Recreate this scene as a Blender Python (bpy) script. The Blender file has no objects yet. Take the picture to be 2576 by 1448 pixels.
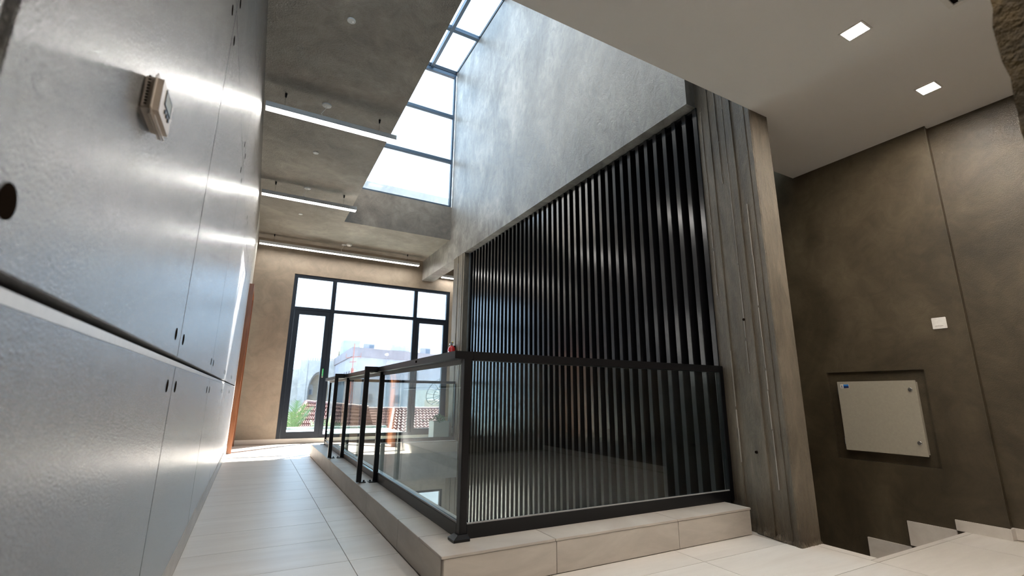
import bpy, bmesh, math, random
from mathutils import Vector, Matrix
random.seed(4)
S = 0.88            # metres per survey unit; every builder below takes survey units
sc = bpy.context.scene
COL = sc.collection

# ------------------------------------------------------------------ camera, sky, sun, exposure
cam_d = bpy.data.cameras.new('camera'); cam = bpy.data.objects.new('camera', cam_d); COL.objects.link(cam)
F = Vector((0.46360558, 0.85645741, 0.2270475)); U = Vector((-0.1167496, -0.19496748, 0.97383634)); R = Vector((0.87831623, -0.47798367, 0.00960305))
M = Matrix(((R.x, U.x, -F.x), (R.y, U.y, -F.y), (R.z, U.z, -F.z))).to_4x4()
M.translation = Vector((0, 0, 1.0)) * S
cam.matrix_world = M
cam_d.sensor_width = 36; cam_d.lens = 1169.409 / 2576 * 36
cam_d.clip_start = 0.02; cam_d.clip_end = 500
cam_d.dof.use_dof = True; cam_d.dof.focus_distance = 3.6; cam_d.dof.aperture_fstop = 3.2
sc.camera = cam

EXPOSURE = 0.65
w = bpy.data.worlds.new('sky'); sc.world = w; w.use_nodes = True
nt = w.node_tree; nt.nodes.clear()
wo = nt.nodes.new('ShaderNodeOutputWorld'); wb = nt.nodes.new('ShaderNodeBackground')
wb.inputs[0].default_value = (0.55, 0.775, 1.0, 1); wb.inputs[1].default_value = 7.5
nt.links.new(wb.outputs[0], wo.inputs[0])
sd = bpy.data.lights.new('sun', 'SUN'); sun = bpy.data.objects.new('sun', sd); COL.objects.link(sun)
sd.energy = 95; sd.angle = math.radians(0.6); sd.color = (1, 0.95, 0.87)
sun.rotation_euler = Vector((-1.05, -1, -1.25)).to_track_quat('-Z', 'Y').to_euler()
sun.location = (12, 9, 12)
def portal(name, c, sx, sy, rot):
    d = bpy.data.lights.new(name, 'AREA'); d.shape = 'RECTANGLE'; d.size = sx * S; d.size_y = sy * S
    d.cycles.is_portal = True
    o = bpy.data.objects.new(name, d); o.location = Vector(c) * S; o.rotation_euler = rot; COL.objects.link(o)
portal('sky_portal', (2.38, 11.35, 1.87), 3.7, 3.6, (math.radians(-90), 0, 0))
portal('sky_portal', (2.34, 9.45, 6.88), 2.25, 3.45, (math.radians(-90), 0, 0))
portal('sky_portal', (2.34, 5.7, 8.72), 2.25, 7.0, (0, 0, 0))
sc.view_settings.view_transform = 'Standard'; sc.view_settings.look = 'None'
sc.view_settings.gamma = 1; sc.view_settings.use_curve_mapping = False
sc.view_settings.exposure = EXPOSURE
sc.cycles.max_bounces = 12; sc.cycles.diffuse_bounces = 6; sc.cycles.glossy_bounces = 6
sc.cycles.transparent_max_bounces = 24; sc.cycles.transmission_bounces = 8
sc.cycles.sample_clamp_indirect = 8; sc.cycles.caustics_reflective = False; sc.cycles.caustics_refractive = False
sc.cycles.use_denoising = True

# ------------------------------------------------------------------ materials
def mat(name, color, rough=0.5, metal=0.0, spec=0.5):
    m = bpy.data.materials.new(name); m.use_nodes = True
    b = m.node_tree.nodes['Principled BSDF']
    b.inputs['Base Color'].default_value = (*color, 1); b.inputs['Roughness'].default_value = rough
    b.inputs['Metallic'].default_value = metal; b.inputs['Specular IOR Level'].default_value = spec
    return m
def nn(m, t, **kw):
    n = m.node_tree.nodes.new(t)
    for k, v in kw.items(): setattr(n, k, v)
    return n
def lk(m, a, b): m.node_tree.links.new(a, b)
def bsdf(m): return m.node_tree.nodes['Principled BSDF']
def pos(m, scale=(1, 1, 1), local=False):
    mp = nn(m, 'ShaderNodeMapping'); mp.inputs['Scale'].default_value = scale
    if local:
        tc = nn(m, 'ShaderNodeTexCoord'); oi = nn(m, 'ShaderNodeObjectInfo')
        ml = nn(m, 'ShaderNodeMath', operation='MULTIPLY'); ml.inputs[1].default_value = 37.0
        lk(m, oi.outputs['Random'], ml.inputs[0]); cb = nn(m, 'ShaderNodeCombineXYZ')
        for i in range(3): lk(m, ml.outputs[0], cb.inputs[i])
        lk(m, tc.outputs['Object'], mp.inputs['Vector']); lk(m, cb.outputs[0], mp.inputs['Location'])
    else:
        g = nn(m, 'ShaderNodeNewGeometry'); lk(m, g.outputs['Position'], mp.inputs['Vector'])
    return mp.outputs[0]
def noise(m, vec, scale, detail=5, rough=0.6, dist=0.0):
    n = nn(m, 'ShaderNodeTexNoise'); n.inputs['Scale'].default_value = scale
    n.inputs['Detail'].default_value = detail; n.inputs['Roughness'].default_value = rough
    n.inputs['Distortion'].default_value = dist; lk(m, vec, n.inputs['Vector'])
    return n.outputs['Fac']
def ramp(m, fac, stops):
    r = nn(m, 'ShaderNodeValToRGB'); e = r.color_ramp.elements
    while len(e) < len(stops): e.new(0.5)
    for i, (p, c) in enumerate(stops):
        e[i].position = p; e[i].color = (*c, 1) if len(c) == 3 else c
    lk(m, fac, r.inputs[0]); return r.outputs[0]
def mix(m, f, a, b, mode='MIX'):
    x = nn(m, 'ShaderNodeMix', data_type='RGBA', blend_type=mode)
    if isinstance(f, float): x.inputs[0].default_value = f
    else: lk(m, f, x.inputs[0])
    for i, v in ((6, a), (7, b)):
        if isinstance(v, tuple): x.inputs[i].default_value = (*v, 1)
        else: lk(m, v, x.inputs[i])
    return x.outputs[2]
def bump(m, h, strength, dist, prev=None):
    b = nn(m, 'ShaderNodeBump'); b.inputs['Strength'].default_value = strength; b.inputs['Distance'].default_value = dist
    lk(m, h, b.inputs['Height'])
    if prev is not None: lk(m, prev, b.inputs['Normal'])
    return b.outputs[0]

def plaster(name, dark, mid, light, rough, big=0.7, fine=90, bs=0.35, bd=0.004, stretch=(1, 1, 1), rvar=0.12, trowel=0.5, con=1.0, td=0.012):
    m = mat(name, mid, rough); v = pos(m, stretch)
    n1 = noise(m, v, big, 7, 0.62, 0.6); n2 = noise(m, v, big * 5, 6, 0.7, 0.9)
    c = ramp(m, n1, [(0.32, dark), (0.5, mid), (0.68, light)])
    c2 = ramp(m, n2, [(0.3, (1 - .25 * con,) * 3), (0.7, (1 + .2 * con,) * 3)])
    lk(m, mix(m, 0.8, c, c2, 'MULTIPLY'), bsdf(m).inputs['Base Color'])
    rr = nn(m, 'ShaderNodeMapRange'); lk(m, n2, rr.inputs[0])
    rr.inputs[3].default_value = rough - rvar; rr.inputs[4].default_value = rough + rvar
    lk(m, rr.outputs[0], bsdf(m).inputs['Roughness'])
    b = bump(m, n2, trowel, td); b = bump(m, noise(m, v, fine, 3, 0.6), bs, bd, b)
    lk(m, b, bsdf(m).inputs['Normal']); return m

MAT = {}
# sealed cement panels: dark, lacquered, orange-peel surface
m = plaster('lacquered_cement', (0.055, 0.054, 0.052), (0.080, 0.079, 0.077), (0.115, 0.114, 0.112), 0.25, 0.8, 240, 1.0, 0.0050, (1, 1, 0.8), 0.05, 0.0)
bsdf(m).inputs['Specular IOR Level'].default_value = 1.0; bsdf(m).inputs['Coat Weight'].default_value = 1.0; bsdf(m).inputs['Coat Roughness'].default_value = 0.24; bsdf(m).inputs['Coat IOR'].default_value = 2.1
lk(m, bsdf(m).inputs['Normal'].links[0].from_socket, bsdf(m).inputs['Coat Normal'])
MAT['panel'] = m
MAT['ceiling'] = plaster('rough_ceiling_plaster', (0.17, 0.145, 0.118), (0.245, 0.212, 0.175), (0.34, 0.30, 0.252), 0.46, 1.0, 75, 1.0, 0.010, rvar=0.1, trowel=0.4, con=1.3)
MAT['well'] = plaster('trowelled_grey_plaster', (0.17, 0.16, 0.145), (0.27, 0.258, 0.238), (0.40, 0.385, 0.36), 0.42, 1.3, 110, 0.4, 0.003, (1.3, 1.3, 0.8), trowel=0.4, con=1.8)
MAT['back'] = plaster('tan_plaster', (0.20, 0.158, 0.115), (0.25, 0.20, 0.148), (0.30, 0.245, 0.185), 0.6, 0.7, 120, 0.35, 0.003, trowel=0.25)
MAT['dark'] = plaster('dark_brown_plaster', (0.042, 0.032, 0.018), (0.074, 0.057, 0.034), (0.112, 0.088, 0.054), 0.40, 1.2, 170, 0.8, 0.003, trowel=0.2, con=1.3)
MAT['white'] = plaster('painted_white_ceiling', (0.765, 0.75, 0.725), (0.775, 0.76, 0.735), (0.785, 0.77, 0.745), 0.7, 0.5, 60, 0.05, 0.001, trowel=0.0, con=0.04, rvar=0.0)
MAT['slab'] = plaster('bare_plaster', (0.42, 0.40, 0.37), (0.5, 0.48, 0.44), (0.56, 0.54, 0.5), 0.7)
MAT['cementback'] = plaster('dark_cement_backing', (0.05, 0.045, 0.04), (0.07, 0.065, 0.06), (0.09, 0.085, 0.08), 0.8)
# board-marked concrete
def board_concrete(name):
    m = plaster(name, (0.10, 0.080, 0.056), (0.155, 0.129, 0.094), (0.225, 0.19, 0.144), 0.6, 1.6, 80, 0.9, 0.009, (1.6, 1.6, 0.35), trowel=1.0, con=1.8)
    vo = nn(m, 'ShaderNodeTexVoronoi'); vo.inputs['Scale'].default_value = 45; lk(m, pos(m), vo.inputs['Vector'])
    pit = ramp(m, vo.outputs['Distance'], [(0.05, (0, 0, 0)), (0.12, (1, 1, 1))])
    old = bsdf(m).inputs['Normal'].links[0].from_socket
    lk(m, bump(m, pit, 1.0, 0.008, old), bsdf(m).inputs['Normal'])
    g = nn(m, 'ShaderNodeNewGeometry'); sx = nn(m, 'ShaderNodeSeparateXYZ'); lk(m, g.outputs['Position'], sx.inputs[0])
    ad = nn(m, 'ShaderNodeMath', operation='MULTIPLY_ADD'); ad.inputs[1].default_value = 0.30
    lk(m, noise(m, pos(m), 6, 5, 0.7), ad.inputs[0]); sub = nn(m, 'ShaderNodeMath', operation='SUBTRACT')
    lk(m, sx.outputs[2], ad.inputs[2]); sub.inputs[1].default_value = 0.0; lk(m, ad.outputs[0], sub.inputs[0])
    st = ramp(m, sub.outputs[0], [(0.13, (0.95, 0.92, 0.88)), (0.20, (0.42, 0.37, 0.30)), (0.55, (1, 1, 1))])  # damp stain and cement splashes at the foot
    old = bsdf(m).inputs['Base Color'].links[0].from_socket
    lk(m, mix(m, 1.0, old, st, 'MULTIPLY'), bsdf(m).inputs['Base Color'])
    return m
MAT['concrete'] = board_concrete('board_marked_concrete')
MAT['laitance'] = plaster('pale_cement_fin', (0.30, 0.28, 0.25), (0.38, 0.36, 0.33), (0.46, 0.44, 0.41), 0.6)
def stone_tile(name, a, b, c, rough, gscale=(0.5, 3.5, 3.5)):
    m = mat(name, b, rough); v = pos(m, gscale, True)
    n1 = noise(m, v, 1.3, 6, 0.6, 1.2); n2 = noise(m, v, 6, 5, 0.7, 0.5)
    col = ramp(m, n1, [(0.3, a), (0.5, b), (0.7, c)])
    col = mix(m, 0.35, col, ramp(m, n2, [(0.3, (0.88, 0.87, 0.86)), (0.7, (1.08, 1.07, 1.05))]), 'MULTIPLY')
    oi = nn(m, 'ShaderNodeObjectInfo'); tint = ramp(m, oi.outputs['Random'], [(0, (0.95, 0.945, 0.94)), (1, (1.0, 1.0, 1.0))])
    lk(m, mix(m, 1.0, col, tint, 'MULTIPLY'), bsdf(m).inputs['Base Color'])
    lk(m, bump(m, n2, 0.08, 0.002), bsdf(m).inputs['Normal']); return m
MAT['tile'] = stone_tile('beige_stone_tile', (0.59, 0.545, 0.495), (0.63, 0.59, 0.54), (0.665, 0.63, 0.585), 0.40)
MAT['curbtile'] = stone_tile('grey_beige_curb_tile', (0.40, 0.355, 0.31), (0.46, 0.415, 0.365), (0.53, 0.485, 0.43), 0.45, (1.2, 1.2, 4))
MAT['grout'] = plaster('grout', (0.40, 0.35, 0.29), (0.44, 0.385, 0.32), (0.48, 0.42, 0.355), 0.8)
MAT['grout_pale'] = mat('pale_grout', (0.62, 0.57, 0.49), 0.8)
def tiny(name, color, rough, metal=0.0, spec=0.5, n=60, amt=0.15, bs=0.05):
    m = mat(name, color, rough, metal, spec); f = noise(m, pos(m), n, 4, 0.6)
    lk(m, mix(m, amt, color, ramp(m, f, [(0.3, (0.6, 0.6, 0.6)), (0.7, (1.3, 1.3, 1.3))]), 'MULTIPLY'), bsdf(m).inputs['Base Color'])
    if bs: lk(m, bump(m, f, bs, 0.001), bsdf(m).inputs['Normal'])
    return m
MAT['black'] = tiny('black_powder_coat', (0.004, 0.004, 0.005), 0.32, 0.0, 0.35)
MAT['slat'] = tiny('black_satin_aluminium', (0.010, 0.010, 0.012), 0.2, 0.0, 1.0)
MAT['frame'] = tiny('dark_grey_aluminium', (0.010, 0.014, 0.022), 0.34, 0.0, 0.3)
MAT['wellframe'] = tiny('skylit_aluminium', (0.055, 0.085, 0.125), 0.35)  # dark frame aluminium with the blue of the sky light painted in
MAT['gasket'] = tiny('grey_gasket', (0.32, 0.32, 0.32), 0.5)
MAT['lampbody'] = tiny('silver_aluminium', (0.60, 0.60, 0.59), 0.4)
MAT['steel'] = tiny('bright_steel', (0.5, 0.5, 0.5), 0.25, 0.9)
MAT['plastic'] = tiny('white_plastic', (0.72, 0.70, 0.66), 0.4)
MAT['plasticgrey'] = tiny('beige_plastic', (0.52, 0.46, 0.40), 0.4)
MAT['lcd'] = tiny('grey_display', (0.40, 0.42, 0.38), 0.15)
MAT['cabinet'] = tiny('beige_enamel', (0.36, 0.33, 0.265), 0.42)
MAT['switch'] = tiny('white_switch_plastic', (0.80, 0.78, 0.74), 0.3)
MAT['bluelight'] = tiny('light_blue_print', (0.03, 0.20, 0.60), 0.35)
MAT['bluedark'] = tiny('navy_print', (0.01, 0.02, 0.10), 0.35)
MAT['red'] = tiny('red_enamel', (0.55, 0.02, 0.02), 0.25)
MAT['yellow'] = tiny('yellow_tag', (0.85, 0.6, 0.05), 0.4)
MAT['hole'] = tiny('dark_hole', (0.010, 0.007, 0.005), 0.9, 0.0, 0.0)
MAT['brass'] = tiny('green_indicator', (0.05, 0.45, 0.15), 0.35)
MAT['planter'] = tiny('white_planter', (0.72, 0.72, 0.70), 0.5)
MAT['soil'] = tiny('soil', (0.05, 0.03, 0.02), 0.9)
MAT['leaf'] = tiny('dusty_green_leaf', (0.10, 0.18, 0.09), 0.5)
m = mat('red_brown_wood', (0.30, 0.10, 0.035), 0.35); v = pos(m, (8, 8, 0.6)); f = noise(m, v, 3, 6, 0.6, 1.5)
lk(m, ramp(m, f, [(0.3, (0.15, 0.048, 0.016)), (0.7, (0.26, 0.095, 0.035))]), bsdf(m).inputs['Base Color']); MAT['wood'] = m
def emis(name, color, st):
    m = bpy.data.materials.new(name); m.use_nodes = True; m.node_tree.nodes.clear()
    o = nn(m, 'ShaderNodeOutputMaterial'); e = nn(m, 'ShaderNodeEmission'); e.inputs[0].default_value = (*color, 1); e.inputs[1].default_value = st
    lk(m, e.outputs[0], o.inputs[0]); return m
MAT['tube'] = emis('lit_linear_diffuser', (1.0, 0.96, 0.91), 22)
MAT['led'] = emis('lit_downlight_diffuser', (1.0, 0.92, 0.83), 320)
def glass(name, tint, f0=0.04, rough=0.0):
    m = bpy.data.materials.new(name); m.use_nodes = True; m.node_tree.nodes.clear()
    o = nn(m, 'ShaderNodeOutputMaterial'); t = nn(m, 'ShaderNodeBsdfTransparent'); t.inputs[0].default_value = (*tint, 1)
    g = nn(m, 'ShaderNodeBsdfGlossy'); g.inputs['Roughness'].default_value = rough
    lw = nn(m, 'ShaderNodeLayerWeight'); lw.inputs[0].default_value = 0.5
    p = nn(m, 'ShaderNodeMath', operation='POWER'); p.inputs[1].default_value = 5; lk(m, lw.outputs['Facing'], p.inputs[0])
    a = nn(m, 'ShaderNodeMath', operation='MULTIPLY_ADD'); a.inputs[1].default_value = 1 - f0; a.inputs[2].default_value = f0
    lk(m, p.outputs[0], a.inputs[0]); x = nn(m, 'ShaderNodeMixShader'); lk(m, a.outputs[0], x.inputs[0])
    lk(m, t.outputs[0], x.inputs[1]); lk(m, g.outputs[0], x.inputs[2]); lk(m, x.outputs[0], o.inputs[0])
    return m
MAT['glass'] = glass('clear_balustrade_glass', (0.93, 0.97, 0.955))
MAT['pane'] = glass('clear_window_glass', (0.97, 0.985, 0.98))
MAT['dimpane'] = glass('dimmed_window_glass', (0.62, 0.63, 0.64), 0.05)  # tint added to hold back daylight and the bright view outside
MAT['welpane'] = glass('tinted_well_glass', (0.62, 0.63, 0.64), 0.05)
# outdoors
MAT['lavender'] = plaster('pale_render', (0.285, 0.28, 0.32), (0.305, 0.30, 0.34), (0.325, 0.32, 0.36), 0.8, 0.2)
MAT['bandstone'] = plaster('mauve_parapet_render', (0.20, 0.175, 0.19), (0.225, 0.20, 0.215), (0.25, 0.225, 0.24), 0.8, 0.2)
MAT['cream'] = plaster('cream_render', (0.42, 0.405, 0.38), (0.44, 0.425, 0.40), (0.46, 0.445, 0.42), 0.8, 0.3)
MAT['sand'] = plaster('sand_render', (0.36, 0.30, 0.23), (0.39, 0.33, 0.255), (0.42, 0.36, 0.28), 0.8, 0.3)
MAT['rooftile'] = tiny('red_clay_tile', (0.22, 0.105, 0.095), 0.6, n=3, amt=0.4, bs=0)
MAT['palegreen'] = plaster('pale_green_render', (0.30, 0.34, 0.31), (0.33, 0.37, 0.34), (0.36, 0.40, 0.37), 0.8, 0.5)
MAT['mast'] = tiny('salmon_mast_paint', (0.34, 0.12, 0.09), 0.6)
MAT['dish'] = tiny('grey_mesh_dish', (0.13, 0.15, 0.16), 0.6, 0.0, 0.2)
MAT['palm'] = tiny('palm_green', (0.13, 0.20, 0.075), 0.5)
MAT['ground'] = plaster('sandy_ground', (0.28, 0.25, 0.21), (0.32, 0.285, 0.24), (0.36, 0.32, 0.27), 0.9, 0.1)
MAT['winglass'] = tiny('dark_window_glass', (0.12, 0.14, 0.17), 0.15)
m = plaster('rough_brown_stone', (0.03, 0.02, 0.008), (0.09, 0.06, 0.02), (0.17, 0.11, 0.035), 0.85, 6, 60, 0.9, 0.02, trowel=1.0); MAT['stone'] = m

# ------------------------------------------------------------------ mesh helpers
class MB:
    def __init__(s): s.v = []; s.f = []
    def box(s, x0, y0, z0, x1, y1, z1):
        n = len(s.v)
        s.v += [(x0, y0, z0), (x1, y0, z0), (x1, y1, z0), (x0, y1, z0), (x0, y0, z1), (x1, y0, z1), (x1, y1, z1), (x0, y1, z1)]
        s.f += [tuple(n + i for i in q) for q in ((0, 3, 2, 1), (4, 5, 6, 7), (0, 1, 5, 4), (1, 2, 6, 5), (2, 3, 7, 6), (3, 0, 4, 7))]
        return s
    def prism(s, poly, z0, z1):
        """vertical prism over a plan polygon (counter-clockwise)"""
        n = len(s.v); k = len(poly)
        s.v += [(p[0], p[1], z0) for p in poly] + [(p[0], p[1], z1) for p in poly]
        s.f += [tuple(n + i for i in reversed(range(k))), tuple(n + k + i for i in range(k))]
        s.f += [(n + i, n + (i + 1) % k, n + k + (i + 1) % k, n + k + i) for i in range(k)]
        return s
    def extr(s, poly, axis, a0, a1):
        """prism with the polygon in the plane normal to axis ('x': (y,z), 'y': (x,z))"""
        n = len(s.v); k = len(poly)
        def P(p, a): return (a, p[0], p[1]) if axis == 'x' else (p[0], a, p[1])
        s.v += [P(p, a0) for p in poly] + [P(p, a1) for p in poly]
        s.f += [tuple(n + i for i in reversed(range(k))), tuple(n + k + i for i in range(k))]
        s.f += [(n + i, n + (i + 1) % k, n + k + (i + 1) % k, n + k + i) for i in range(k)]
        return s
    def tube(s, p, q, r0, r1=None, seg=10):
        r1 = r0 if r1 is None else r1
        p, q = Vector(p), Vector(q); d = (q - p).normalized()
        a = d.orthogonal().normalized(); b = d.cross(a); n = len(s.v)
        for c, r in ((p, r0), (q, r1)):
            for i in range(seg):
                t = 2 * math.pi * i / seg; s.v.append(tuple(c + (a * math.cos(t) + b * math.sin(t)) * r))
        s.f += [(n + i, n + (i + 1) % seg, n + seg + (i + 1) % seg, n + seg + i) for i in range(seg)]
        s.f += [tuple(n + i for i in reversed(range(seg))), tuple(n + seg + i for i in range(seg))]
        return s
    def lathe(s, c, prof, seg=20, axis='z'):
        n = len(s.v); c = Vector(c)
        for r, h in prof:
            for i in range(seg):
                t = 2 * math.pi * i / seg; a, b = r * math.cos(t), r * math.sin(t)
                s.v.append(tuple(c + Vector((a, b, h) if axis == 'z' else (h, a, b))))
        for j in range(len(prof) - 1):
            for i in range(seg):
                s.f.append((n + j * seg + i, n + j * seg + (i + 1) % seg, n + (j + 1) * seg + (i + 1) % seg, n + (j + 1) * seg + i))
        s.f += [tuple(n + i for i in reversed(range(seg))), tuple(n + (len(prof) - 1) * seg + i for i in range(seg))]
        return s
    def quad(s, *p):
        n = len(s.v); s.v += [tuple(q) for q in p]; s.f.append(tuple(range(n, n + len(p)))); return s

def world_of(o):
    v = Vector(o.location)
    while o.parent: o = o.parent; v = v + Vector(o.location)
    return v
CACHE = {}
def tag(o, label=None, cat=None, group=None, kind=None):
    if label: o['label'] = label
    if cat: o['category'] = cat
    if group: o['group'] = group
    if kind: o['kind'] = kind
    return o
def build(name, mb, m, parent=None, bevel=0.0, smooth=False, share=None, origin=None):
    """links ONE object; origin at the middle of its base; share: key of a reusable mesh of the same shape"""
    xs, ys, zs = zip(*mb.v)
    c = Vector(((min(xs) + max(xs)) / 2, (min(ys) + max(ys)) / 2, min(zs))) if origin is None else Vector(origin)
    me = CACHE.get(share) if share else None
    if me is None:
        me = bpy.data.meshes.new(name)
        me.from_pydata([((x - c.x) * S, (y - c.y) * S, (z - c.z) * S) for x, y, z in mb.v], [], mb.f)
        bm = bmesh.new(); bm.from_mesh(me); bmesh.ops.recalc_face_normals(bm, faces=bm.faces)
        if bevel > 0:
            bmesh.ops.bevel(bm, geom=[e for e in bm.edges if e.is_manifold and e.calc_face_angle(0) > 0.6], offset=bevel * S, segments=2, affect='EDGES', clamp_overlap=True)
        bm.to_mesh(me); bm.free(); me.materials.append(m if not isinstance(m, str) else MAT[m])
        if smooth:
            for p in me.polygons: p.use_smooth = True
        if share: CACHE[share] = me
    o = bpy.data.objects.new(name, me); COL.objects.link(o)
    if parent is not None: o.parent = parent; o.location = c * S - world_of(parent)
    else: o.location = c * S
    return o
def bx(name, m, x0, y0, z0, x1, y1, z1, parent=None, bevel=0.0, share=False):
    k = (name, str(m), bevel, round(x1 - x0, 3), round(y1 - y0, 3), round(z1 - z0, 3)) if share else None
    return build(name, MB().box(x0, y0, z0, x1, y1, z1), m, parent, bevel, share=k)
def thing(name, loc, label, cat, group=None, kind=None):
    o = bpy.data.objects.new(name, None); o.empty_display_size = 0.1; COL.objects.link(o); o.location = Vector(loc) * S
    return tag(o, label, cat, group, kind)
def struct(name, mb, m, label=None): return tag(build(name, mb, m), label, None, None, 'structure')
def walk(o):
    yield o
    for c in o.children: yield from walk(c)
def dup(o, d, parent=None):
    c = o.copy(); COL.objects.link(c); c.parent = parent
    if parent is None: c.location = Vector(o.location) + Vector(d) * S
    for ch in o.children: dup(ch, (0, 0, 0), c)
    return c

# ------------------------------------------------------------------ survey planes
XL, XR, XR2 = -0.283, 5.048, 5.124
YB, YS = 11.23, 9.317
XW, XE = 3.464, 1.211
ZC, ZU, ZW, ZT = 4.371, 3.857, 3.414, 8.602
SLB = -0.45
XEND = 6.2

# ------------------------------------------------------------------ floor
fb = MB()
fb.box(XL - .1, -2.6, SLB, 1.33, YB + .3, -.005)                # corridor slab
fb.box(1.33, -2.6, SLB, XR2 + .3, 1.794, -.005)
fb.box(1.33, 1.794, SLB, 3.696, 2.88, -.005)
fb.box(1.33, 8.50, SLB, XEND + .3, YB + .3, -.005)
floor = struct('floor', fb, 'grout', 'floor of long beige stone tiles running to the far window')
xj = [XL + .004, .645, 1.6325, 2.62, 3.6075, 4.595, XR]
yj = [1.75 + .51 * k for k in range(-8, 19)]
def tile(x0, x1, y0, y1):
    if x1 - x0 < .02 or y1 - y0 < .02: return
    g = .0022
    bx('tile', 'tile', x0 + g, y0 + g, -.012, x1 - g, y1 - g, 0, floor, share=True)
for i in range(len(xj) - 1):
    for j in range(len(yj) - 1):
        x0, x1, y0, y1 = xj[i], xj[i + 1], yj[j], yj[j + 1]
        if y0 > YB: continue
        y1 = min(y1, YB)
        if x0 < .9:                                            # corridor strip, cut at the curb
            if x0 > .6:
                if y1 <= 2.506: tile(x0, x1, y0, y1)
                elif y0 < 2.506: tile(x0, x1, y0, 2.506); tile(x0, .958, 2.506, y1)
                elif y1 <= 8.83: tile(x0, .958, y0, y1)
                elif y0 < 8.83: tile(x0, .958, y0, 8.83); tile(x0, x1, 8.83, y1)
                else: tile(x0, x1, y0, y1)
            else: tile(x0, x1, y0, y1)
        else:
            lim = 2.506 if x1 < 3.6 else (2.142 if x0 < 3.5 else 1.794)
            if abs(x0 - 2.62) < .01 and y1 > 1.8: 
                if y1 > 8.83: tile(x0, x1, max(y0, 8.83), y1)
                continue
            if y0 < lim: tile(x0, x1, y0, min(y1, lim))
            if y1 > 8.83: tile(x0, x1, max(y0, 8.83), y1)
build('tile', MB().prism([(2.622, 1.752), (3.605, 1.752), (3.605, 2.142), (3.452, 2.142), (3.452, 2.258), (2.622, 2.258)], -.012, 0), 'tile', floor)
for (x0, x1, y0, y1) in ((2.62, 3.452, 2.26, 2.506), (3.6075, 3.696, 1.794, 2.142)):
    tile(x0, x1, y0, y1)
# ------------------------------------------------------------------ left wall of lacquered cement panels
lw = MB()
lw.box(XL - .25, -2.6, 0, XL - .045, 9.6, ZC)
lw.box(XL - .25, 11.0, 0, XL - .045, YB + .3, ZC)
lw.box(XL - .25, 9.6, 3.0, XL - .045, 11.0, ZC)
endw = MB(); endw.box(XL - .045, 9.452, 0, XL, 9.6, ZC); endw.box(XL - .045, 9.6, 3.0, XL, 11.0, ZC); endw.box(XL - .045, 11.0, 0, XL, YB, ZC)
wall_left = struct('wall_left', lw, 'cementback', 'long corridor wall of glossy grey cement panels')
build('end_facing', endw, 'slab', wall_left)
ys = [-2.6, -1.22, .63, 2.291, 4.046, 5.813, 7.57, 9.45]
rows = [(.135, 1.104), (1.141, 2.799), (2.803, 3.545), (3.549, ZC)]
def hole(par, y, z, r=.023):
    build('fixing_hole', MB().lathe((XL - .0042, y, z), [(r, 0), (r, .0050)], 16, 'x'), 'hole', par)
for r_, (z0, z1) in enumerate(rows):
    for k in range(len(ys) - 1):
        y0, y1 = ys[k] + .005, ys[k + 1] - .005
        if k == 1: y1 = .628
        if k == 2: y0 = .655
        d = .006 if r_ == 0 else 0
        p = build('panel', MB().box(XL - .04, y0, z0, XL - d * 0, y1, z1), 'panel', wall_left, bevel=.0018)
        if k >= 1 and r_ < 3:
            for (yy) in (y0 + .085, y1 - .12):
                if k == 6 and yy > 9: continue
                for zz in ([1.026] if r_ == 0 else [1.22, 2.693] if r_ == 1 else [2.913]):
                    hole(p, yy, zz)
bx('joint_channel', 'lampbody', XL - .044, -2.6, 1.106, XL - .005, 9.45, 1.125, wall_left)
bx('edge_strip', 'lampbody', XL - .044, .637, .135, XL - .012, .646, ZC, wall_left)
tag(bx('baseboard_left', 'curbtile', XL - .04, -2.6, 0, XL + .004, 9.6, .13), 'pale stone skirting under the cement panels', None, None, 'structure')
# ------------------------------------------------------------------ back wall with glazed door and window
bw = MB()
bw.box(XL - .25, YB, 0, .524, YB + .25, ZC); bw.box(4.24, YB, 0, XEND + .25, YB + .25, ZC)
bw.box(.524, YB, 3.647, 4.24, YB + .25, ZC); bw.box(.524, YB, 0, 4.24, YB + .25, .084)
wall_back = struct('wall_back', bw, 'back', 'tan plastered end wall around the big dark framed window')
tag(bx('baseboard_back', 'tile', XL, YB - .014, 0, XEND, YB, .091), 'tan stone skirting along the end wall', None, None, 'structure')
W1 = tag(thing('window_1', (2.38, YB, .084), None, None), 'dark framed window with glazed door at the corridor end', None, None, 'structure')
def bar(name, par, x0, z0, x1, z1, y0=YB + .02, y1=YB + .10, m='frame'): return bx(name, m, x0, y0, z0, x1, y1, z1, par, bevel=.004)
bar('frame', W1, .524, .084, .604, 3.647); bar('frame', W1, 4.16, .084, 4.24, 3.647)
bar('frame', W1, .604, 3.575, 4.16, 3.647); bar('frame', W1, 1.44, .084, 4.16, .16)
bar('mullion', W1, 1.35, .084, 1.44, 3.575); bar('mullion', W1, 3.30, .16, 3.39, 3.575)
bar('transom', W1, .604, 2.835, 1.35, 2.91); bar('transom', W1, 1.44, 2.83, 3.30, 2.905); bar('transom', W1, 3.39, 2.83, 4.16, 2.905)
for (x0, z0, x1, z1) in ((.604, 2.91, 1.35, 3.575), (1.44, 2.905, 3.30, 3.575), (3.39, 2.905, 4.16, 3.575), (1.44, .16, 3.30, 2.83), (3.46, .24, 4.09, 2.76)):
    bx('pane', 'dimpane', x0, YB + .055, z0, x1, YB + .061, z1, W1)
build('casement', MB().box(3.39, YB + .0, .16, 3.46, YB + .07, 2.83).box(4.09, YB + .0, .16, 4.16, YB + .07, 2.83).box(3.46, YB + .0, .16, 4.09, YB + .07, .24).box(3.46, YB, 2.76, 4.09, YB + .07, 2.83), 'frame', W1)
D2 = tag(thing('door_2', (.966, YB, .084), None, None), 'glazed balcony door in a dark frame', None, None, 'structure')
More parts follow.
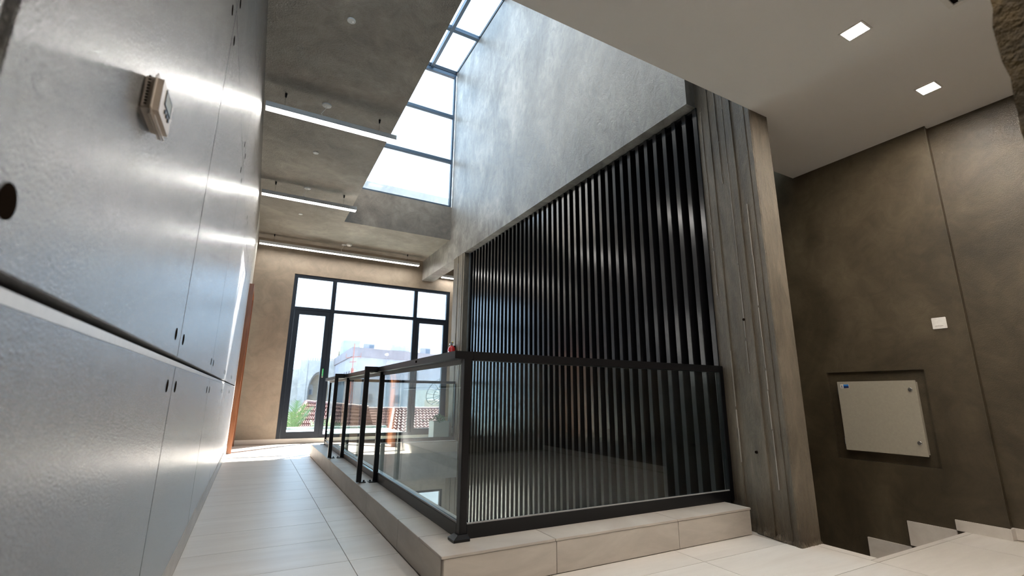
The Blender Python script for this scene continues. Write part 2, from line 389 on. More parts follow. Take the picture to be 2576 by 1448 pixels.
leaf = MB().box(.606, YB, .088, .712, YB + .07, 2.832).box(1.255, YB, .088, 1.348, YB + .07, 2.832)
leaf.box(.712, YB, .088, 1.255, YB + .07, .225).box(.712, YB, 2.74, 1.255, YB + .07, 2.832)
leaf.box(.74, YB - .006, .12, .81, YB, .128).box(1.12, YB - .006, .12, 1.19, YB, .128)
build('leaf', leaf, 'frame', D2, bevel=.004)
bx('pane', 'dimpane', .712, YB + .03, .225, 1.255, YB + .036, 2.74, D2)
hd = build('handle', MB().box(1.292, YB - .02, 1.36, 1.325, YB, 1.56), 'steel', D2, bevel=.008)
build('grip', MB().box(1.300, YB - .05, 1.47, 1.318, YB - .02, 1.56).box(1.300, YB - .065, 1.40, 1.318, YB - .045, 1.56), 'brass', hd, bevel=.004)
# brown door at the far end of the left wall
D1 = tag(thing('door_1', (XL, 10.3, 0), None, None), 'red-brown wooden door at the far end of the left wall', None, None, 'structure')
bx('door_frame', 'wood', XL - .04, 9.62, 0, XL + .075, 9.70, 2.98, D1, bevel=.004)
bx('door_frame', 'wood', XL - .04, 10.92, 0, XL + .075, 11.0, 2.98, D1, bevel=.004)
bx('door_frame', 'wood', XL - .04, 9.70, 2.90, XL + .075, 10.92, 2.98, D1, bevel=.004)
dl = bx('leaf', 'wood', XL - .035, 9.70, .01, XL - .002, 10.92, 2.90, D1, bevel=.003)
build('handle', MB().tube((XL, 9.80, 1.15), (XL + .05, 9.80, 1.15), .012).tube((XL + .05, 9.80, 1.15), (XL + .05, 9.93, 1.15), .010), 'steel', dl)
# ------------------------------------------------------------------ corridor ceiling slab, spandrel, beam, light well
cb = MB()
cb.box(XL - .25, 2.142, ZC, XE, YS, ZC + .78)
cb.box(XL - .25, YS, ZC, XEND + .25, YB + .25, 5.152)
ceiling = struct('ceiling', cb, 'ceiling', 'rough grey plaster ceiling over the corridor')
struct('wall_far_lightwell', MB().box(XE, YS - .012, ZC, XW, YS, 5.13), 'ceiling', 'dark plaster upstand under the light well window')
gw = MB(); gw.box(XW, 2.782, ZU, XW + .29, YS, ZT).box(XW, YS, ZU, XW + .29, YB, ZC)
wall_lw = struct('wall_right_lightwell', gw, 'well', 'tall trowelled grey wall and beam above the slats')
bw_ = MB(); bw_.box(XE - .25, 2.142, ZC + .78, XE, YS, ZT + .1)
struct('wall_left_lightwell', bw_, 'well', 'grey wall on the hidden side of the light well')
struct('wall_near_lightwell', MB().box(XE - .25, 1.95, ZW + .25, XW + .29, 2.142, ZT + .1), 'well', 'grey wall above the white ceiling edge')
W2 = tag(thing('window_2', (2.34, YS, 5.152), None, None), 'tall light well window, its dark frame painted with blue sky light', None, None, 'structure')
def wbar(name, x0, z0, x1, z1): return bx(name, 'wellframe', x0, YS + .01, z0, x1, YS + .09, z1, W2, bevel=.003)
wbar('frame', XW - .05, 5.152, XW, ZT); wbar('frame', XE, 5.152, XE + .05, ZT)
wbar('frame', XE + .05, 5.152, XW - .05, 5.19)
for z in (6.286, 7.449): wbar('transom', XE + .05, z - .04, XW - .05, z + .04)
wbar('frame', XE + .05, ZT - .09, XW - .05, ZT)
for z0, z1 in ((5.19, 6.246), (6.326, 7.409), (7.489, ZT - .09)): bx('pane', 'welpane', XE + .05, YS + .04, z0, XW - .05, YS + .048, z1, W2)
W3 = tag(thing('window_3', (2.34, 5.7, ZT), None, None), 'glazed roof light over the well', None, None, 'structure')
yr = [2.142, 3.2, 4.4, 5.6, 6.80, 8.05, YS + .09]
for y in yr[1:-1]: bx('glazing_bar', 'wellframe', XE, y - .045, ZT, XW, y + .045, ZT + .09, W3, bevel=.003)
for x in (2.84, 2.02): bx('rafter', 'wellframe', x - .035, 2.142, ZT - .02, x + .035, YS + .09, ZT + .1, W3, bevel=.003)
bx('frame', 'frame', XE, YS, ZT, XW, YS + .09, ZT + .09, W3); bx('frame', 'frame', XW - .01, 2.142, ZT + .03, XW + .08, YS + .09, ZT + .1, W3)
for k in range(6):
    for (xa, xb) in ((XE, 1.985), (2.055, 2.805), (2.875, XW - .01)):
        bx('pane', 'welpane', xa, yr[k] + .045, ZT + .05, xb, yr[k + 1] - .045, ZT + .058, W3, share=True)
tag(build('upstand_wall', MB().box(-2, 11.6, 5.15, 7.5, 11.85, 6.42), 'slab'), 'grey roof parapet seen through the lowest light well pane', 'parapet')
# ------------------------------------------------------------------ white ceiling of the landing
wc = MB().box(XL - .25, -2.6, ZW, XW + .0, 2.142, ZW + .25).box(XW, -2.6, ZW, XR2 + .3, 2.142, ZW + .25).box(3.692, 2.142, ZW, XR2 + .3, 2.725, ZW + .25)
ceiling2 = struct('ceiling_landing', wc, 'white', 'smooth off-white ceiling over the landing')
# ------------------------------------------------------------------ dark wall beside the stairs
dw = MB()
dw.box(XR2, -2.6, -2.6, XR2 + .3, 1.54, ZW + .3)
# recess for the cabinet: wall built round it
y0, y1, z0, z1 = 1.869, 2.662, .454, 1.262
dw.box(XR, 1.54, -2.6, XR + .37, y0, 6.0).box(XR, y1, -2.6, XR + .37, 6.2, 6.0)
dw.box(XR, y0, -2.6, XR + .37, y1, z0).box(XR, y0, z1, XR + .37, y1, 6.0).box(XR + .035, y0, z0, XR + .37, y1, z1)
wall_right = struct('wall_right', dw, 'dark', 'dark brown polished plaster wall beside the stairs')
bx('bead', 'dark', XR - .004, 1.53, 0, XR + .012, 1.545, ZW, wall_right, bevel=.003)
struct('wall_stair_end', MB().box(3.9, 5.6, -2.6, XR, 5.8, 6.0), 'dark', 'dark wall closing the stairwell')
struct('wall_stair_side', MB().box(3.78, 2.79, -3.9, 3.95, 5.8, 6.0), 'dark', 'dark wall between the stairwell and the slats')
struct('ceiling_stairs', MB().box(3.78, 2.9, 5.9, XR + .3, 5.8, 6.1), 'dark', 'dark ceiling over the upper stair flight')
# stairs and stepped skirting
st = thing('stair_flight', (4.37, 2.6, -2.6), 'beige tiled stair flight going down beside the dark wall', 'stairs')
for k in range(7):
    ya = 1.794 + .33 * k; zt = -.19 * (k + 1)
    bx('step', 'tile', 3.70 if k < 3 else 3.96, ya, zt - .19, XR, ya + .33, zt, st, bevel=.003, share=True)
struct('floor_stair_shaft', MB().box(3.7, 1.794, -2.8, XR2 + .3, 6.0, -2.6), 'dark', 'dark base of the stair shaft')
tr = MB().box(XR - .016, 1.54, 0, XR, 1.846, .079)
struct('baseboard_right', tr, 'tile', 'short stone skirting on the dark wall at the stair head')
struct('baseboard_right_near', MB().box(XR2 - .016, -2.6, 0, XR2, 1.54, .079).box(XR - .016, 1.524, 0, XR2 - .016, 1.54, .079), 'tile', 'stone skirting on the nearer dark wall')
for k, (a, b, zt, zb) in enumerate(((1.846, 2.175, 0.0, -.19), (2.175, 2.501, -.204, -.38), (2.501, 2.84, -.39, -.57))):
    struct('trim_%d' % (k + 1), MB().box(XR - .016, a, zb, XR, b, zt), 'tile', 'stepped stone skirting piece above a stair tread')
# ------------------------------------------------------------------ near and lower enclosure
struct('wall_behind', MB().box(XL - .25, -2.85, SLB, XR2 + .3, -2.6, ZW + .3), 'back', 'tan wall behind the viewer')
struct('wall_far_right_room', MB().box(3.76, 8.85, 0, XEND + .25, 9.03, ZC), 'back', 'tan partition behind the far column')
struct('wall_right_room', MB().box(XEND, 9.03, 0, XEND + .25, YB, ZC), 'back', 'tan side wall of the far room')
lo = MB()
lo.box(XL - .3, -.5, -4.1, XR + .6, YB + .3, -3.9)
lo.box(XL - .5, -.5, -3.9, XL - .3, YB + .3, SLB)
lo.box(XL - .3, -.7, -3.9, 3.7, -.5, SLB)
lo.box(XL - .3, YB, -3.9, .5, YB + .25, SLB).box(4.24, YB, -3.9, 4.8, YB + .25, SLB).box(.5, YB, -1.16, 4.24, YB + .25, SLB).box(.5, YB, -3.9, 4.24, YB + .25, -3.6)
lo.box(4.6, 5.8, -3.9, 4.8, YB, SLB)
struct('wall_lower_storey', lo, 'slab', 'plastered walls of the storey below the opening')
W4 = tag(thing('window_4', (2.37, YB, -3.6), None, None), 'dark framed window of the storey below', None, None, 'structure')
for x in (.5, 1.72, 2.95, 4.19): bx('mullion', 'frame', x, YB + .02, -3.6, x + .05, YB + .1, -1.16, W4)
for z in (-3.6, -1.21): bx('frame', 'frame', .55, YB + .02, z, 4.19, YB + .1, z + .05, W4)
bx('pane', 'dimpane', .55, YB + .05, -3.55, 4.19, YB + .056, -1.21, W4)
# ------------------------------------------------------------------ curb round the opening
curb = thing('stone_curb', (2.2, 5.6, 0), 'low beige tiled curb carrying the glass balustrade', 'curb')
cz, tt = .188, .014
core = MB().box(.972, 2.52, 0, 1.33, 8.816, cz - tt).box(1.33, 2.52, 0, 3.44, 2.90, cz - tt).box(1.33, 8.46, 0, 3.462, 8.816, cz - tt)
build('core', core, 'grout_pale', curb)
yj2 = [2.506, 3.347, 4.345, 5.343, 6.33, 7.33, 8.33, 8.83]
for a, b in zip(yj2[:-1], yj2[1:]):
    bx('face_tile', 'curbtile', .960, a + .002, 0.002, .972, b - .002, cz - tt - .002, curb, share=True)
    a2 = max(a, 2.895)
    if b > 2.9 and a2 < 8.46: bx('top_tile', 'curbtile', .956, a2 + .0015, cz - tt, 1.345, min(b, 8.46) - .0015, cz, curb, bevel=.0015)
xj2 = [.958, 1.673, 2.676, 3.448]
for a, b in zip(xj2[:-1], xj2[1:]):
    bx('face_tile', 'curbtile', a + .002, 2.508, .002, b - .002, 2.52, cz - tt - .002, curb, share=True)
    bx('face_tile', 'curbtile', a + .002, 8.816, .002, b - .002, 8.828, cz - tt - .002, curb, share=True)
for a, b in zip([.956, 1.664, 2.668], [1.664, 2.668, 3.455]):
    bx('top_tile', 'curbtile', a + .0015, 2.504, cz - tt, b - .0015, 2.895, cz, curb, bevel=.0015)
    bx('top_tile', 'curbtile', a + .0015, 8.46, cz - tt, b - .0015, 8.83, cz, curb, bevel=.0015)
void = MB().box(1.33, 2.88, SLB, 1.345, 8.5, cz - tt).box(1.345, 2.88, SLB, 3.56, 2.895, cz - tt).box(1.345, 8.46, SLB, 3.462, 8.5, cz - tt)
build('inner_face', void, 'slab', curb)
# ------------------------------------------------------------------ balustrade
bal = thing('glass_balustrade', (2.3, 5.7, cz), 'black metal framed glass balustrade round the floor opening', 'balustrade')
gx, gy, gf = 1.145, 2.729, 8.686
zb, zt = 1.227, 1.275
build('post', MB().box(gx, gy, cz + .02, gx + .046, gy + .05, zt), 'black', bal, bevel=.002)
bp = MB(); n = 0
bp.v += [(gx - .05, gy - .045, cz), (gx + .05, gy - .045, cz), (gx + .05, gy + .05, cz), (gx - .05, gy + .05, cz), (gx - .05, gy - .045, cz + .014), (gx + .05, gy - .045, cz + .014), (gx + .05, gy + .05, cz + .014), (gx - .05, gy + .05, cz + .014),
         (gx - .012, gy - .008, cz + .03), (gx + .05, gy - .008, cz + .03), (gx + .05, gy + .05, cz + .03), (gx - .012, gy + .05, cz + .03)]
bp.f += [(3, 2, 1, 0), (0, 1, 5, 4), (1, 2, 6, 5), (2, 3, 7, 6), (3, 0, 4, 7), (4, 5, 9, 8), (5, 6, 10, 9), (6, 7, 11, 10), (7, 4, 8, 11), (8, 9, 10, 11)]
build('post_foot', bp, 'black', bal)
build('post', MB().box(3.53, gy, cz, 3.575, gy + .045, zt), 'black', bal, bevel=.002)
build('post', MB().box(gx, gf - .04, cz, gx + .03, gf, zb), 'black', bal, bevel=.002)
build('post', MB().box(3.44, gf - .04, cz, 3.464, gf, zb), 'black', bal, bevel=.002)
hr = build('handrail', MB().box(1.08, gy, zb, gx + .06, gf + .06, zt), 'black', bal, bevel=.002)
bx('bolt_head', 'hole', 1.078, 3.52, 1.245, 1.0815, 3.55, 1.262, hr)
build('handrail', MB().box(gx + .06, gy - .001, 1.222, 3.55, gy + .07, zt + .001), 'black', bal, bevel=.002)
build('handrail', MB().box(gx + .06, gf, zb, 3.464, gf + .05, zt), 'black', bal, bevel=.002)
gk = MB()
for d in (0, .012, .024): gk.box(gx - .004 + d, gy + .05, zb - .022 - (.008 if d == .012 else 0), gx + .004 + d, gf - .04, zb)
build('glazing_gasket', gk, 'gasket', bal)
# bottom rails
build('bottom_rail', MB().box(gx, gy + .05, cz, gx + .045, 4.80, cz + .078), 'black', bal, bevel=.002)
build('bottom_rail', MB().box(gx + .004, 4.86, cz, gx + .045, gf - .04, cz + .060), 'black', bal, bevel=.002)
build('bottom_rail', MB().box(gx + .046, gy, cz, 3.53, gy + .045, cz + .078), 'black', bal, bevel=.002)
build('bottom_rail', MB().box(gx + .03, gf - .04, cz, 3.44, gf, cz + .06), 'black', bal, bevel=.002)
build('glazing_gasket', MB().box(gx + .005, gy + .055, cz + .078, gx + .011, gf - .05, cz + .088).box(gx + .05, gy + .006, cz + .078, 3.53, gy + .012, cz + .086), 'gasket', bal)
for a, b in ((gy + .052, 4.80), (4.86, 6.756), (6.806, gf - .04)):
    bx('glass_pane', 'glass', gx + .014, a, cz + .062, gx + .026, b, zb - .004, bal)
bx('glass_pane', 'glass', gx + .048, gy + .016, cz + .07, 3.528, gy + .028, 1.222, bal)
for a, b in ((gx + .03, 2.30), (2.31, 3.44)):
    bx('glass_pane', 'glass', a, gf - .026, cz + .055, b, gf - .014, zb, bal)
for y in (4.825, 6.781):                                       # outrigger hoops
    hp = build('support_hoop', MB().box(.958, y, zt - .052, 1.155, y + .03, zt + .004), 'black', bal, bevel=.002)
    build('upright', MB().box(.958, y, cz + .006, 1.004, y + .03, zt - .052), 'black', hp, bevel=.002)
    build('upright', MB().box(1.112, y, cz + .006, 1.158, y + .03, zt - .052), 'black', hp, bevel=.002)
    build('foot', MB().box(.985, y - .01, cz, 1.045, y + .04, cz + .008).tube((1.03, y + .015, cz), (1.03, y + .015, cz + .022), .008, seg=6), 'black', hp)
    build('foot', MB().box(1.07, y - .035, cz, 1.15, y + .04, cz + .008).tube((1.085, y + .0, cz), (1.085, y + .0, cz + .022), .008, seg=6), 'black', hp)
build('foot', MB().box(1.09, gf - .05, cz, 1.15, gf + .01, cz + .008), 'black', bal)
# ------------------------------------------------------------------ slat screen
scr = thing('slat_screen', (3.62, 5.6, -3.9), 'tall screen of black vertical metal slats beyond the glass', 'screen')
sm = MB().box(0, 0, 0, .10, .062, ZU + 3.9 - .012)
for k in range(42):
    y = 2.818 + .1361 * k
    o = build('slat', MB().box(3.575, y - .052, -3.9, 3.675, y, ZU - .012), 'slat', scr, bevel=.003, share='slat')
    o['label'] = 'black metal slat'
bx('gap_shade_sheet', 'hole', 3.74, 2.79, -3.9, 3.78, 8.46, ZU, scr)  # black sheet stands for the unlit stair core behind the slats
bx('top_channel', 'slat', 3.60, 2.79, ZU - .03, 3.66, 8.46, ZU, scr)
# ------------------------------------------------------------------ columns of board-marked concrete
def board_column(name, label, A, B, back, z0, z1, seams, fins, chamfer=0.0, front=()):
    """A -> B runs along the board-marked face (far to near) ; each board sits a few mm in or out"""
    col = thing(name, ((A[0] + B[0]) / 2 + .1, (A[1] + B[1]) / 2, max(z0, 0)), label, 'column')
    A, B = Vector(A), Vector(B); d = B - A; nrm = Vector((d.y, -d.x)).normalized()
    if nrm.x > 0: nrm = -nrm
    pts = []
    offs = [.0, .006, -.003, .004, .009, -.002, .005, .0, .007]
    ss = [0] + seams + [1]
    for i in range(len(ss) - 1):
        o = offs[i % len(offs)]
        pts.append(A + d * ss[i] + nrm * (o - .004)); pts.append(A + d * ss[i + 1] + nrm * (o - .004))
    poly = [tuple(p) for p in pts]
    if chamfer: poly[-1] = tuple(B - d.normalized() * chamfer); poly.append((B.x + chamfer * .9, B.y))
    poly += list(back)
    build('shaft', MB().prism(poly, z0, z1), 'concrete', col)
    for t, za, zb_ in fins:                                    # thin cement fins left at board joints
        rnd = random.Random(int(t * 1000)); p = A + d * t + nrm * .003; mb = MB(); z = za
        while z < zb_:
            h = rnd.uniform(.08, .3); wd = rnd.uniform(.0008, .0020); jx = rnd.uniform(-.002, .002)
            mb.box(p.x - .007, p.y + jx - wd, z, p.x + .006, p.y + jx + wd, min(z + h, zb_)); z += h + (rnd.uniform(0, .03) if rnd.random() < .4 else 0)
        build('cement_fin', mb, 'laitance', col)
    return col, A, d, nrm
colA, A_, d_, n_ = board_column('board_marked_column', 'near board-marked concrete column between the slats and the stairs', (3.588, 2.79), (3.452, 2.142),
    [(3.690, 2.142), (3.76, 2.79)], -.012, ZT, [.13, .27, .42, .55, .68, .80, .90], [(.13, 1.9, 3.75), (.42, 2.9, 3.95), (.55, 1.2, 4.0), (.27, .5, 1.4), (.80, .35, 2.6)], .012)
for (t, z) in ((.555, 1.639), (.535, .595)):
    p = A_ + d_ * t + n_ * .012
    build('tie_hole', MB().lathe((p.x - .0005, p.y, z), [(.011, 0), (.011, .012)], 12, 'x'), 'hole', colA)
# rough cement splash at the foot
sp = MB(); rnd = random.Random(3)
for k in range(46):
    t = k / 45
    if t < .6: p = A_ + d_ * (.42 + .58 * t / .6)
    else: p = Vector((3.452 + .238 * (t - .6) / .4, 2.142))
    r = rnd.uniform(.006, .016); h = rnd.uniform(.010, .05)
    sp.lathe((p.x, p.y, 0), [(r, 0), (r * .8, h * .5), (r * .25, h)], 6)
build('foot_splash', sp, 'concrete', colA)['kind'] = 'stuff'
colB, A2, d2, n2_ = board_column('board_marked_column', 'far board-marked concrete column between the window and the slats', (3.464, 9.03), (3.464, 8.456),
    [(3.576, 8.456), (3.576, 8.50), (3.75, 8.50), (3.75, 9.03)], -3.9, ZU, [.2, .45, .52, .75, .88], [(.45, .3, 3.7), (.75, 1.5, 3.6)])
# rough dark stone corner right beside the camera
rb = bmesh.new(); bmesh.ops.create_grid(rb, x_segments=1, y_segments=1, size=1); rb.free()
nc = MB(); ny, nz = 20, 60; rnd = random.Random(8)
from mathutils import noise as mn
def rough(y, z): return .018 * mn.noise(Vector((y * 6, z * 6, 0))) + .010 * mn.noise(Vector((y * 18, z * 18, 3))) - (.018 if abs((z * 1.7 + .35 * y) % .36 - .18) < .012 else 0)
for iz in range(nz + 1):
    for iy in range(ny + 1):
        z = .9 + 2.51 * iz / nz; y = -.55 + .80 * iy / ny
        yy = y + (.010 * mn.noise(Vector((0, z * 9, 7))) + .008 * mn.noise(Vector((0, z * 30, 2))) if iy == ny else 0)
        nc.v.append((1.30 - rough(y, z), yy, z))
for iz in range(nz):
    for iy in range(ny):
        a = iz * (ny + 1) + iy; nc.f.append((a, a + 1, a + ny + 2, a + ny + 1))
b0 = len(nc.v)
for iz in range(nz + 1): nc.v.append((1.75, .25, .9 + 2.51 * iz / nz))
for iz in range(nz): nc.f.append((iz * (ny + 1) + ny, b0 + iz, b0 + iz + 1, (iz + 1) * (ny + 1) + ny))
nc.box(1.335, -.55, 0, 1.75, .235, ZW)
tag(build('rough_stone_pillar', nc, 'stone', smooth=False), 'rough dark brown stone pillar edge at the top right, close to the viewer', 'pillar')

# ------------------------------------------------------------------ linear pendant lamps
def linear_lamp(x0, x1, y, z0, z1, label, wires, zc=ZC, wy=None):
    t = thing('linear_pendant_lamp', ((x0 + x1) / 2, y, z0), label, 'lamp', 'slim linear pendant lamps under the plaster ceiling')
    build('housing', MB().box(x0, y, z0 + .012, x1, y + .11, z1).box(x0, y, z0, x1, y + .006, z0 + .012).box(x0, y + .104, z0, x1, y + .11, z0 + .012).box(x0, y + .006, z0, x0 + .006, y + .104, z0 + .012).box(x1 - .006, y + .006, z0, x1, y + .104, z0 + .012), 'lampbody', t, bevel=.002)
    build('diffuser', MB().box(x0 + .006, y + .006, z0 + .001, x1 - .006, y + .104, z0 + .012), 'tube', t)
    for wx in wires[::2] if len(wires) == 3 else wires:
        wv = build('suspension_wire', MB().tube((wx, y + .055, z1), (wx, y + .055, zc - .05), .0025, seg=6), 'steel', t)
        build('ceiling_fixing', MB().tube((wx, y + .055, zc - .05), (wx, y + .055, zc), .009, .014, seg=8), 'black', wv)
    if len(wires) == 3:
        wx = wires[1]; mb = MB(); pts = [(wx, y + .055, zc - .02), (wx - .01, y + .06, zc - .3 * (zc - z1)), (wx - .05, y + .06, z1 + .3 * (zc - z1)), (wx - .02, y + .055, z1)]
        for a, b in zip(pts[:-1], pts[1:]): mb.tube(a, b, .004, seg=6)
        cd = build('cord', mb, 'plastic', t)
        build('ceiling_rose', MB().lathe((wx, y + .055, zc - .022), [(.02, 0), (.05, .008), (.055, .022)], 20), 'lampbody', cd)
    return t
linear_lamp(-.25, 1.218, 5.34, 4.126, 4.189, 'nearest of the linear pendant lamps, short, its end over the ceiling edge', [-.062, .379, 1.004])
linear_lamp(-.25, 1.215, 7.94, 4.122, 4.185, 'middle short linear pendant lamp over the corridor', [-.065, .408, .997])
linear_lamp(-.25, 3.25, 10.80, 4.122, 4.185, 'longest linear pendant lamp, in front of the end wall window', [.02, 1.45, 2.95])
linear_lamp(3.92, 5.5, 11.0, 3.965, 4.03, 'short visible end of a linear lamp beyond the beam, left of the far column', [3.94, 4.6, 5.4])
for (x, y, r, lab) in ((.40, 3.909, .038, 'round grey ceiling plate nearest the viewer above the corridor'), (.393, 6.664, .038, 'round grey ceiling plate between the first two pendant lamps'), (.405, 9.30, .036, 'round grey ceiling plate beyond the middle pendant lamp')):
    t = thing('ceiling_plate', (x, y, ZC - .012), lab, 'ceiling plate', 'round plates on the corridor ceiling')
    build('disc', MB().lathe((x, y, ZC - .012), [(r * .9, 0), (r, .004), (r, .012)], 24), 'lampbody', t)
    build('screw', MB().lathe((x + .015, y, ZC - .014), [(.004, 0), (.004, .004)], 8), 'steel', t)
t = thing('smoke_detector', (1.552, 10.75, ZC - .05), 'white round smoke detector on the ceiling near the end wall', 'smoke detector')
build('base', MB().lathe((1.552, 10.75, ZC - .018), [(.062, 0), (.062, .018)], 24), 'plastic', t)
build('sensor_cap', MB().lathe((1.552, 10.75, ZC - .05), [(.03, 0), (.05, .012), (.055, .032)], 24), 'plastic', t)
# ------------------------------------------------------------------ downlights and air vent in the white ceiling
def downlight(x0, x1, y0, y1, label):
    t = thing('square_downlight', ((x0 + x1) / 2, (y0 + y1) / 2, ZW), label, 'downlight', 'square recessed downlights')
    e = .012; f = MB().box(x0 - e, y0 - e, ZW - .005, x1 + e, y0, ZW).box(x0 - e, y1, ZW - .005, x1 + e, y1 + e, ZW).box(x0 - e, y0, ZW - .005, x0, y1, ZW).box(x1, y0, ZW - .005, x1 + e, y1, ZW)
    build('trim_ring', f, 'plastic', t)
    build('diffuser', MB().box(x0, y0, ZW - .003, x1, y1, ZW - .001), 'led', t)
downlight(3.219, 3.331, 1.178, 1.30, 'larger-looking lit square downlight nearer the column edge')
downlight(4.369, 4.491, 1.216, 1.328, 'lit square downlight nearer the dark wall')
for x, cx_ in ((.95, 'nearest the panel wall'), (2.10, 'second from the panel wall'), (3.219, 'third from the panel wall'), (4.369, 'nearest the dark wall')):  # unseen downlights added to brighten the near floor and ceiling
    for y, ry in ((1.18, 'front'), (-.15, 'rear')):
        if x < 3 or y < 1: downlight(x, x + .112, y, y + .12, 'added unseen downlight brightening the landing, %s row, %s' % (ry, cx_))
t = thing('air_vent', (3.38, .68, ZW - .02), 'white air vent grille cut by the top edge of the picture', 'vent')
build('frame', MB().box(3.56, .40, ZW - .014, 3.592, .85, ZW).box(3.05, .822, ZW - .014, 3.56, .85, ZW).box(3.02, .40, ZW - .014, 3.05, .85, ZW).box(3.05, .40, ZW - .014, 3.56, .43, ZW), 'plastic', t, bevel=.002)
build('duct', MB().box(3.05, .43, ZW - .002, 3.56, .822, ZW - .0005), 'hole', t)
for k in range(12):
    y = .45 + k * .03
    build('louvre', MB().extr([(y, ZW - .012), (y + .003, ZW - .012), (y + .018, ZW - .002), (y + .015, ZW - .002)], 'x', 3.05, 3.56), 'plastic', t)
# ------------------------------------------------------------------ thermostat
t = thing('thermostat', (XL, 1.21, 1.585), 'beige room thermostat with display on the left panel wall', 'thermostat')
yb0, yb1, zb0, zb1 = 1.135, 1.28, 1.580, 1.680
build('back_plate', MB().box(XL, yb0 + .012, zb0 + .012, XL + .010, yb1 - .012, zb1 - .012), 'plasticgrey', t, bevel=.002)
build('body', MB().box(XL + .008, yb0, zb0, XL + .034, yb1, zb1), 'plasticgrey', t, bevel=.012)
build('display', MB().box(XL + .0335, 1.185, 1.632, XL + .0355, 1.245, 1.662), 'lcd', t)
bz = MB().box(XL + .0338, 1.182, 1.629, XL + .0362, 1.248, 1.632).box(XL + .0338, 1.182, 1.662, XL + .0362, 1.248, 1.665).box(XL + .0338, 1.182, 1.632, XL + .0362, 1.185, 1.662).box(XL + .0338, 1.245, 1.632, XL + .0362, 1.248, 1.662)
build('display_bezel', bz, 'black', t)
for k in range(3): build('button', MB().lathe((XL + .034, 1.195 + .02 * k, 1.617), [(.005, 0), (.005, .003)], 12, 'x'), 'black', t)
for k in range(3): build('rib', MB().box(XL + .017 + .005 * k, yb0 + .014, zb0 - .0012, XL + .019 + .005 * k, yb1 - .014, zb0 + .001), 'plasticgrey', t)
sl = MB()
for k in range(10): sl.box(XL + .009, yb0 - .0012, 1.594 + .0072 * k, XL + .014, yb0 + .001, 1.597 + .0072 * k)
build('vent_slot', sl, 'hole', t)['kind'] = 'stuff'
# ------------------------------------------------------------------ electrical cabinet and switch on the dark wall
t = thing('electrical_cabinet', (XR, 2.24, .54), 'beige steel electrical cabinet set in a recess of the dark wall', 'cabinet')
build('body', MB().box(XR - .020, 1.945, .552, XR + .035, 2.545, 1.158), 'cabinet', t)
dr = build('door', MB().box(XR - .038, 1.932, .540, XR - .022, 2.558, 1.170), 'cabinet', t, bevel=.003)
for z in (1.092, .648):
    lk_ = build('lock', MB().lathe((XR - .046, 1.975, z), [(.013, 0), (.017, .003), (.017, .008)], 20, 'x'), 'steel', dr); lk_['label'] = 'round steel lock'
for z in (1.08, .62): build('hinge', MB().tube((XR - .028, 2.563, z - .03), (XR - .028, 2.563, z + .03), .006, seg=10), 'steel', dr)
stk = build('sticker', MB().box(XR - .0392, 2.455, 1.108, XR - .038, 2.530, 1.146), 'plastic', dr)
bb = build('sticker_band', MB().box(XR - .0400, 2.457, 1.127, XR - .0392, 2.502, 1.144), 'bluelight', dr); bb['label'] = 'light blue printed band'
bb = build('sticker_band', MB().box(XR - .0400, 2.457, 1.110, XR - .0392, 2.502, 1.127), 'bluedark', dr); bb['label'] = 'navy printed band'
lg = MB(); lg.extr([(2.511, 1.122), (2.523, 1.122), (2.5205, 1.130), (2.5135, 1.130)], 'x', XR - .0400, XR - .0392).extr([(2.514, 1.132), (2.520, 1.132), (2.517, 1.138)], 'x', XR - .0400, XR - .0392).box(XR - .04, 2.509, 1.114, XR - .0392, 2.525, 1.118)
build('emblem', lg, 'bluedark', dr)['label'] = 'small blue emblem on the sticker'
t = thing('light_switch', (XR, 1.70, 1.59), 'white double light switch on the dark wall', 'light switch')
build('plate', MB().box(XR - .008, 1.654, 1.592, XR, 1.751, 1.688), 'switch', t, bevel=.003)
for a in (1.676, 1.7035): build('rocker', MB().extr([(XR - .013, 1.618), (XR - .008, 1.614), (XR - .008, 1.666), (XR - .010, 1.664)], 'y', a, a + .0265), 'switch', t)
# ------------------------------------------------------------------ fire extinguisher, planter
t = thing('fire_extinguisher', (3.385, 8.76, 1.68), 'small red fire extinguisher hung beside the far column above the handrail', 'fire extinguisher')
build('cylinder', MB().lathe((3.385, 8.76, 1.68), [(.06, 0), (.072, .012), (.074, .02), (.074, .22), (.066, .255), (.045, .28), (.022, .292), (.020, .30)], 24), 'red', t, smooth=True)
build('label_sticker', MB().box(3.31, 8.71, 1.80, 3.3125, 8.76, 1.86), 'plastic', t)
vv = build('valve', MB().lathe((3.385, 8.76, 1.98), [(.016, 0), (.018, .02), (.010, .03), (.010, .05)], 12), 'black', t)
build('lever', MB().box(3.345, 8.75, 2.025, 3.43, 8.77, 2.033).box(3.375, 8.75, 2.028, 3.395, 8.77, 2.05), 'black', vv)
build('pull_pin', MB().lathe((3.395, 8.745, 2.035), [(.010, 0), (.012, .01), (.009, .02)], 10), 'yellow', vv)
build('pressure_gauge', MB().lathe((3.33, 8.745, 2.0), [(.016, 0), (.016, .012)], 14, 'x'), 'plastic', vv)
build('bracket', MB().box(3.42, 8.75, 1.72, 3.466, 8.77, 1.98), 'black', t)
t = thing('potted_plant', (3.22, 8.65, .188), 'square white planter with a bushy green plant on the far curb', 'plant')
px0, px1, py0, py1 = 3.12, 3.43, 8.86, 9.14
build('pot', MB().box(px0, py0, .0, px1, py1, .50).box(px0, py0, .50, px0 + .02, py1, .515).box(px1 - .02, py0, .50, px1, py1, .515).box(px0, py0, .50, px1, py0 + .02, .515).box(px0, py1 - .02, .50, px1, py1, .515), 'planter', t, bevel=.0)
bx('soil', 'soil', px0 + .02, py0 + .02, .495, px1 - .02, py1 - .02, .507, t)
rnd = random.Random(5); lf = MB()
